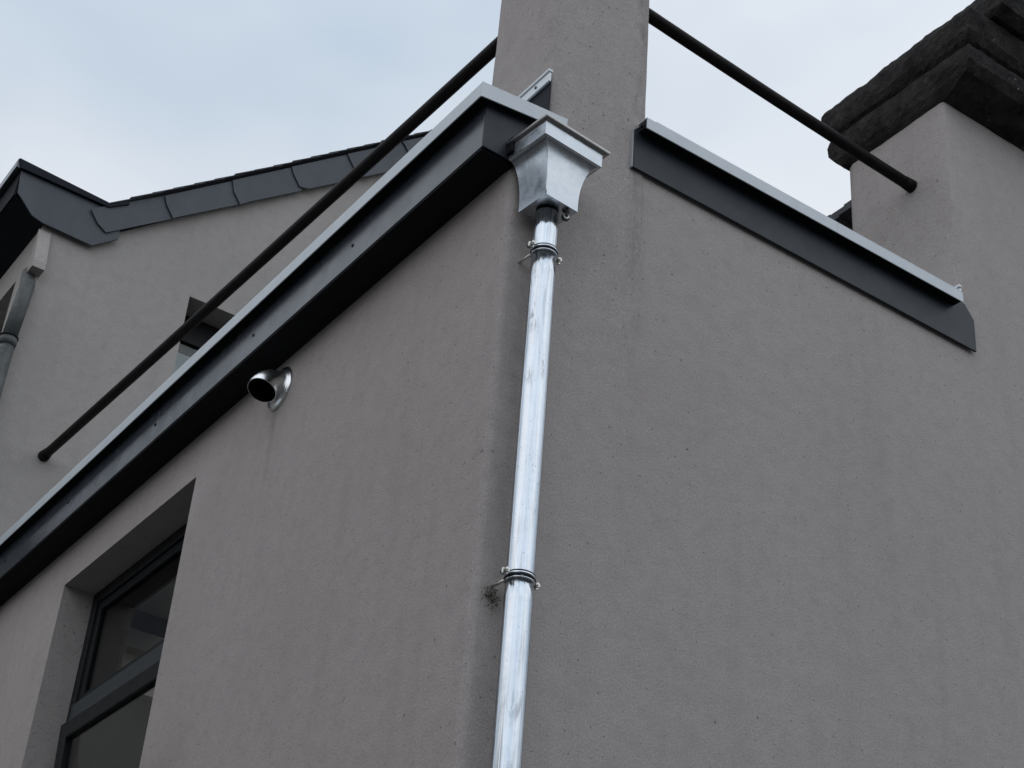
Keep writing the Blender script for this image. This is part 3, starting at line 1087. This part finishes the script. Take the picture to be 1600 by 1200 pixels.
def build_wing_walls():
    # gable wall with an opening for its window
    gx0, gx1, gz0, gz1 = 0.905, 1.85, 7.3, 8.93
    bm = bmesh.new()
    ridge = (3.6, 12.05)
    def top(x):
        if x <= 0.10:
            return 9.10
        if x <= ridge[0]:
            return 9.10 + (x - 0.10) * (ridge[1] - 9.10) / (ridge[0] - 0.10)
        return ridge[1] - (x - ridge[0]) * 0.82
    xs = [WX, 0.1, gx0, gx1, 2.7, ridge[0], 5.0, 7.2]
    def q(pts):
        bm.faces.new([bm.verts.new(p) for p in pts])
    for a, b in zip(xs[:-1], xs[1:]):
        if a == gx0:
            q([(a, YW, 0), (b, YW, 0), (b, YW, gz0), (a, YW, gz0)])
            q([(a, YW, gz1), (b, YW, gz1), (b, YW, top(b)), (a, YW, top(a))])
        else:
            q([(a, YW, 0), (b, YW, 0), (b, YW, top(b)), (a, YW, top(a))])
    d = 0.28
    q([(gx0, YW, gz1), (gx1, YW, gz1), (gx1, YW + d, gz1), (gx0, YW + d, gz1)])
    q([(gx0, YW, gz0), (gx1, YW, gz0), (gx1, YW + d, gz0), (gx0, YW + d, gz0)])
    q([(gx0, YW, gz0), (gx0, YW, gz1), (gx0, YW + d, gz1), (gx0, YW + d, gz0)])
    q([(gx1, YW, gz0), (gx1, YW, gz1), (gx1, YW + d, gz1), (gx1, YW + d, gz0)])
    # long side wall with its own opening
    sy0, sy1, sz0, sz1 = 6.36, 7.6, 7.2, 8.69
    ys = [YW, sy0, sy1, 16.0]
    for a, b in zip(ys[:-1], ys[1:]):
        if a == sy0:
            q([(WX, a, 0), (WX, b, 0), (WX, b, sz0), (WX, a, sz0)])
            q([(WX, a, sz1), (WX, b, sz1), (WX, b, 9.1), (WX, a, 9.1)])
        else:
            q([(WX, a, 0), (WX, b, 0), (WX, b, 9.1), (WX, a, 9.1)])
    d = 0.22
    q([(WX, sy0, sz1), (WX, sy1, sz1), (WX + d, sy1, sz1), (WX + d, sy0, sz1)])
    q([(WX, sy0, sz0), (WX, sy1, sz0), (WX + d, sy1, sz0), (WX + d, sy0, sz0)])
    q([(WX, sy0, sz0), (WX, sy0, sz1), (WX + d, sy0, sz1), (WX + d, sy0, sz0)])
    q([(WX, sy1, sz0), (WX, sy1, sz1), (WX + d, sy1, sz1), (WX + d, sy1, sz0)])
    q([(7.2, YW, 0), (7.2, 16, 0), (7.2, 16, 9.1), (7.2, YW, 9.1)])
    bmesh.ops.remove_doubles(bm, verts=bm.verts, dist=1e-5)
    part('wall', bm, 'render_wing', wing)
    # gable window: dark head, frosted pane with a blind behind
    w = thing('window', '', '', (0, 0, 0))
    del w['label'], w['category']
    w.parent = wing
    w.location = Vector((gx0, YW + .25, gz0)) - wing.location
    box('head', 'frame', w, gx0 + .003, gx1 - .003, YW + 0.255, YW + 0.31, 8.69, gz1 - .003, 0.004)
    box('bar', 'frame', w, gx0 + .003, gx1 - .003, YW + 0.262, YW + 0.31, gz0 + .003, gz0 + .09, 0.004)
    box('stile', 'frame', w, gx0 + .0035, gx0 + .03, YW + 0.262, YW + 0.31, gz0 + .091, 8.689, 0.004)
    box('stile', 'frame', w, gx1 - .06, gx1 - .0035, YW + 0.262, YW + 0.31, gz0 + .091, 8.689, 0.004)
    box('pane', 'glass', w, gx0 + .03, gx1 - .06, YW + 0.280, YW + 0.286, gz0 + .09, 8.69, 0)
    box('blind', 'blind', w, gx0 + .004, gx1 - .004, YW + 0.325, YW + 0.33, gz0 + .02, 8.62, 0)
    box('blind_rail', 'transom', w, gx0 + .004, gx1 - .004, YW + 0.318, YW + 0.335, 8.621, 8.70, 0.003)
    box('room', 'black', w, gx0 + .001, gx1 - .001, YW + 0.40, YW + 0.9, gz0, gz1, 0)
    # window in the long side
    w2 = thing('window', '', '', (0, 0, 0))
    del w2['label'], w2['category']
    w2.parent = wing
    w2.location = Vector((WX + .2, sy0, sz0)) - wing.location
    frame_rect('frame', 'frame', w2, WX + 0.20, WX + 0.26, sy0 + .003, sy1 - .003, sz0 + .003, sz1 - .003, 0.07)
    box('pane', 'glass', w2, WX + 0.225, WX + 0.231, sy0 + .07, sy1 - .07, sz0 + .07, sz1 - .07, 0)
    box('blind', 'blind', w2, WX + 0.29, WX + 0.30, sy0 + .01, sy1 - .01, sz0 + .01, sz1 - .05, 0)
    # small boxed pilaster on the corner, the old pipe comes out of it
    prism('boxing', 'render_wing', wing, [(5.885, 8.556), (YW - .001, 8.556), (YW - .001, 8.95), (5.985, 8.95), (5.888, 8.62)], 'X', -0.347, -0.252)


build_wing_walls()

# eaves: end plate, fascia, soffit
prism('eaves_plate', 'verge', wing, [(-0.600, 9.365), (-0.578, 9.147), (-0.540, 9.115), (-0.430, 9.008), (-0.345, 8.985), (0.052, 8.970),
                                     (0.236, 9.121), (0.238, 9.166), (0.20, 9.42), (0.10, 9.372)], 'Y', 5.945, 5.958, 0.001)
prism('eaves_cap', 'flash_dark', wing, [(-0.640, 9.432), (-0.612, 9.352), (0.10, 9.345), (0.25, 9.452), (0.245, 9.482), (0.092, 9.386)], 'Y', 5.915, 5.944, 0.002)
box('eaves_fascia', 'soffit', wing, -0.60, -0.585, 5.960, 16.0, 9.13, 9.40, 0.002)
box('eaves_trim', 'anthracite', wing, -0.645, -0.603, 5.93, 16.0, 9.355, 9.432, 0.004)
sheet('eaves_soffit', [(-0.584, 5.96, 9.125), (-0.584, 16, 9.125), (WX, 16, 9.0), (WX, 5.96, 9.0)], [(0, 1, 2, 3)], 'soffit', wing)
sheet('eaves_roof', [(-0.60, 5.95, 9.42), (-0.60, 16, 9.42), (0.10, 16, 9.40), (0.10, 5.95, 9.40)], [(0, 1, 2, 3)], 'slate', wing)

# verge slates up the gable
jt = [(-0.026, 9.267), (0.540, 9.604), (1.061, 10.013), (1.547, 10.456), (2.037, 10.885), (2.549, 11.330), (3.05, 11.75)]


def verge_line(x, lo):
    # outline of the cladding band: top and bottom run parallel to the roof slope
    if lo:
        return 9.126 + (x - 0.133) * 0.800
    return 9.468 + (x - 0.245) * 0.835


slope_dir = Vector((1, 0, 0.82)).normalized()
for k in range(len(jt) - 1):
    x0, z0 = jt[k]
    x1 = jt[k + 1][0] + 0.10
    lx = x0 + 0.155                                        # foot of the clipped corner
    top0 = verge_line(max(x0 - 0.02, 0.10), False) if k else 9.36
    poly = [(x0, z0), (x0 + 0.075, z0 - 0.095), (lx, verge_line(lx, True)), (x1, verge_line(x1, True)),
            (x1, verge_line(x1, False) - .012), (max(x0 - 0.03, 0.10), verge_line(max(x0 - .03, 0.10), False) - .012)]
    if k == 0:
        poly[-1] = (0.095, 9.365)
    bm = bmesh.new()
    yv = lambda x: 5.925 + (x - x0) / (x1 - x0) * 0.018 + random.uniform(-.001, .001)
    va = [bm.verts.new((x, yv(x), z)) for x, z in poly]
    vb = [bm.verts.new((x, yv(x) + 0.009, z)) for x, z in poly]
    bm.faces.new(va)
    bm.faces.new(vb[::-1])
    n = len(poly)
    for i in range(n):
        bm.faces.new((va[i], va[(i + 1) % n], vb[(i + 1) % n], vb[i]))
    part('verge_slate', bm, 'verge', wing)

# roof slates in courses, only the verge row shows
sl_me = None
nrm = Vector((-0.82, 0, 1)).normalized()
c = 0
t = 0.0
while t < 4.35:
    x = 0.13 + slope_dir.x * t
    z = verge_line(x, False) + 0.0
    for col_ in range(2):
        bm = bmesh.new()
        y0 = 5.905 + random.uniform(-.010, .008) + col_ * 0.27
        y1 = 5.905 + 0.265 + col_ * 0.27
        if col_ == 1:
            y1 = 16.0
        a = Vector((x - 0.03, 0, z - 0.02)) + nrm * (0.020 + random.uniform(0, .002))
        b = a + slope_dir * 0.30 - nrm * 0.0075
        th = nrm * 0.008
        vs = []
        for p in (a, b, b + th, a + th):
            for y in (y0, y1):
                vs.append(bm.verts.new((p.x, y, p.z)))
        for f in ((0, 2, 4, 6), (7, 5, 3, 1), (0, 1, 3, 2), (2, 3, 5, 4), (4, 5, 7, 6), (6, 7, 1, 0)):
            bm.faces.new([vs[i] for i in f])
        part('slate' if col_ == 0 else 'slate_course', bm, 'slate', wing)
    t += 0.205
# far slope of the roof, out of sight
sheet('far_slope', [(3.62, 5.9, 12.28), (3.62, 16, 12.28), (7.5, 16, 9.1), (7.5, 5.9, 9.1)], [(0, 1, 2, 3)], 'slate', wing)

# ------------------------------------------------------------------ old downpipe on the wing corner
od = thing('old_downpipe', 'weathered grey iron downpipe on the far left corner of the gable', 'downpipe', (-0.325, 5.93, 4))
ox, oy = -0.330, 5.925
tube('pipe_length', 'oldpipe', od, [(ox + .02, 6.06, 8.60), (ox + .016, 6.035, 8.52), (ox + .010, 5.98, 8.43), (ox - .004, oy + .012, 8.34), (ox - .012, oy, 8.24), (ox - .030, oy, 7.915)], 0.0545, 24)
tube('socket', 'oldpipe', od, [(ox - .030, oy, 7.925), (ox - .030, oy, 7.90), (ox - .0305, oy, 7.86)], [0.062, 0.066, 0.060], 24)
tube('pipe_length', 'oldpipe', od, [(ox - .030, oy, 7.895), (ox - .032, oy, 4.0), (ox - .032, oy, 0.05)], 0.0555, 24)
bm = bmesh.new()
ring = [Vector((ox - .030 + 0.064 * math.cos(2 * math.pi * k / 20), oy + 0.064 * math.sin(2 * math.pi * k / 20), 7.935)) for k in range(21)]
bm_tube(bm, ring, [0.006] * 21, 8, False)
part('joint_ring', bm, 'flash_dark', od, True)
wire = tube('cable', 'transom', wing, [(-0.3265, 6.055, 9.05), (-0.3265, 6.06, 8.5), (-0.3265, 6.058, 7.6)], 0.006, 8)

# ------------------------------------------------------------------ house at the end of the lane, met in the window's reflection
rh = thing('lane_house', 'dark rendered house at the end of the lane, reflected in the side window', 'house', (-5, 15, 0))


def lane_house():
    x0, x1, y0, y1 = -9.5, -1.6, 12.5, 20
    bm = bmesh.new()
    bm_box(bm, x0, x1, y0, y1, 0, 8.8)
    part('wall', bm, 'render_wing', rh)
    prism('roof', 'slate', rh, [(x0 - .3, 8.7), (x1 + .3, 8.7), ((x0 + x1) / 2, 13.4)], 'Y', y0 - .2, y1 + .2)
    for (wx, wz) in ((-8, 1.2), (-5.0, 1.2), (-8, 5.0), (-5.5, 5.0), (-3.2, 5.0)):
        f = box('window', 'frame', rh, wx, wx + 1.1, y0 - .03, y0 - .002, wz, wz + 1.7, .004)
        box('pane', 'glass', f, wx + .08, wx + 1.02, y0 - .042, y0 - .034, wz + .08, wz + 1.62, 0)
    box('door', 'anthracite', rh, -3.2, -2.2, y0 - .04, y0 - .003, 0.05, 2.2, .004)


lane_house()


# ------------------------------------------------------------------ terrace across the street, met only in the bright metal
ot = thing('street_terrace', 'rendered terrace across the street, mirrored small in the metal hopper', 'house', (0, -20, 0))


def street_terrace():
    x0, x1, y0, y1 = -22, 26, -28, -20
    bm = bmesh.new()
    bm_box(bm, x0, x1, y0, y1, 0, 6.6)
    part('wall', bm, 'render_wing', ot)
    prism('roof', 'slate', ot, [(y0 - .3, 6.5), (y1 + .3, 6.5), ((y0 + y1) / 2, 9.8)], 'X', x0 - .2, x1 + .2)
    x = x0 + 1
    while x < x1 - 2:
        for z in (1.0, 4.0):
            f = box('window', 'frame', ot, x, x + 1.2, y1 + .002, y1 + .03, z, z + 1.8, 0)
        x += 3.1


street_terrace()


# ------------------------------------------------------------------ cottage on the other side of the lane, out of frame on the left
lc = thing('lane_cottage', 'low rendered cottage across the lane, a dark streak mirrored in the lower downpipe', 'house', (-11, 3, 0))


def lane_cottage():
    x0, x1, y0, y1 = -16, -8.6, -2.5, 6.5
    bm = bmesh.new()
    bm_box(bm, x0, x1, y0, y1, 0, 5.4)
    part('wall', bm, 'render_wing', lc)
    prism('roof', 'slate', lc, [(x0 - .3, 5.3), (x1 + .3, 5.3), ((x0 + x1) / 2, 8.0)], 'Y', y0 - .2, y1 + .2)
    for wy in (-1.2, 2.0, 4.8):
        f = box('window', 'frame', lc, x1 + .002, x1 + .03, wy, wy + 1.1, 3.2, 4.8, 0)
        box('pane', 'glass', f, x1 + .034, x1 + .04, wy + .08, wy + 1.02, 3.28, 4.72, 0)


lane_cottage()
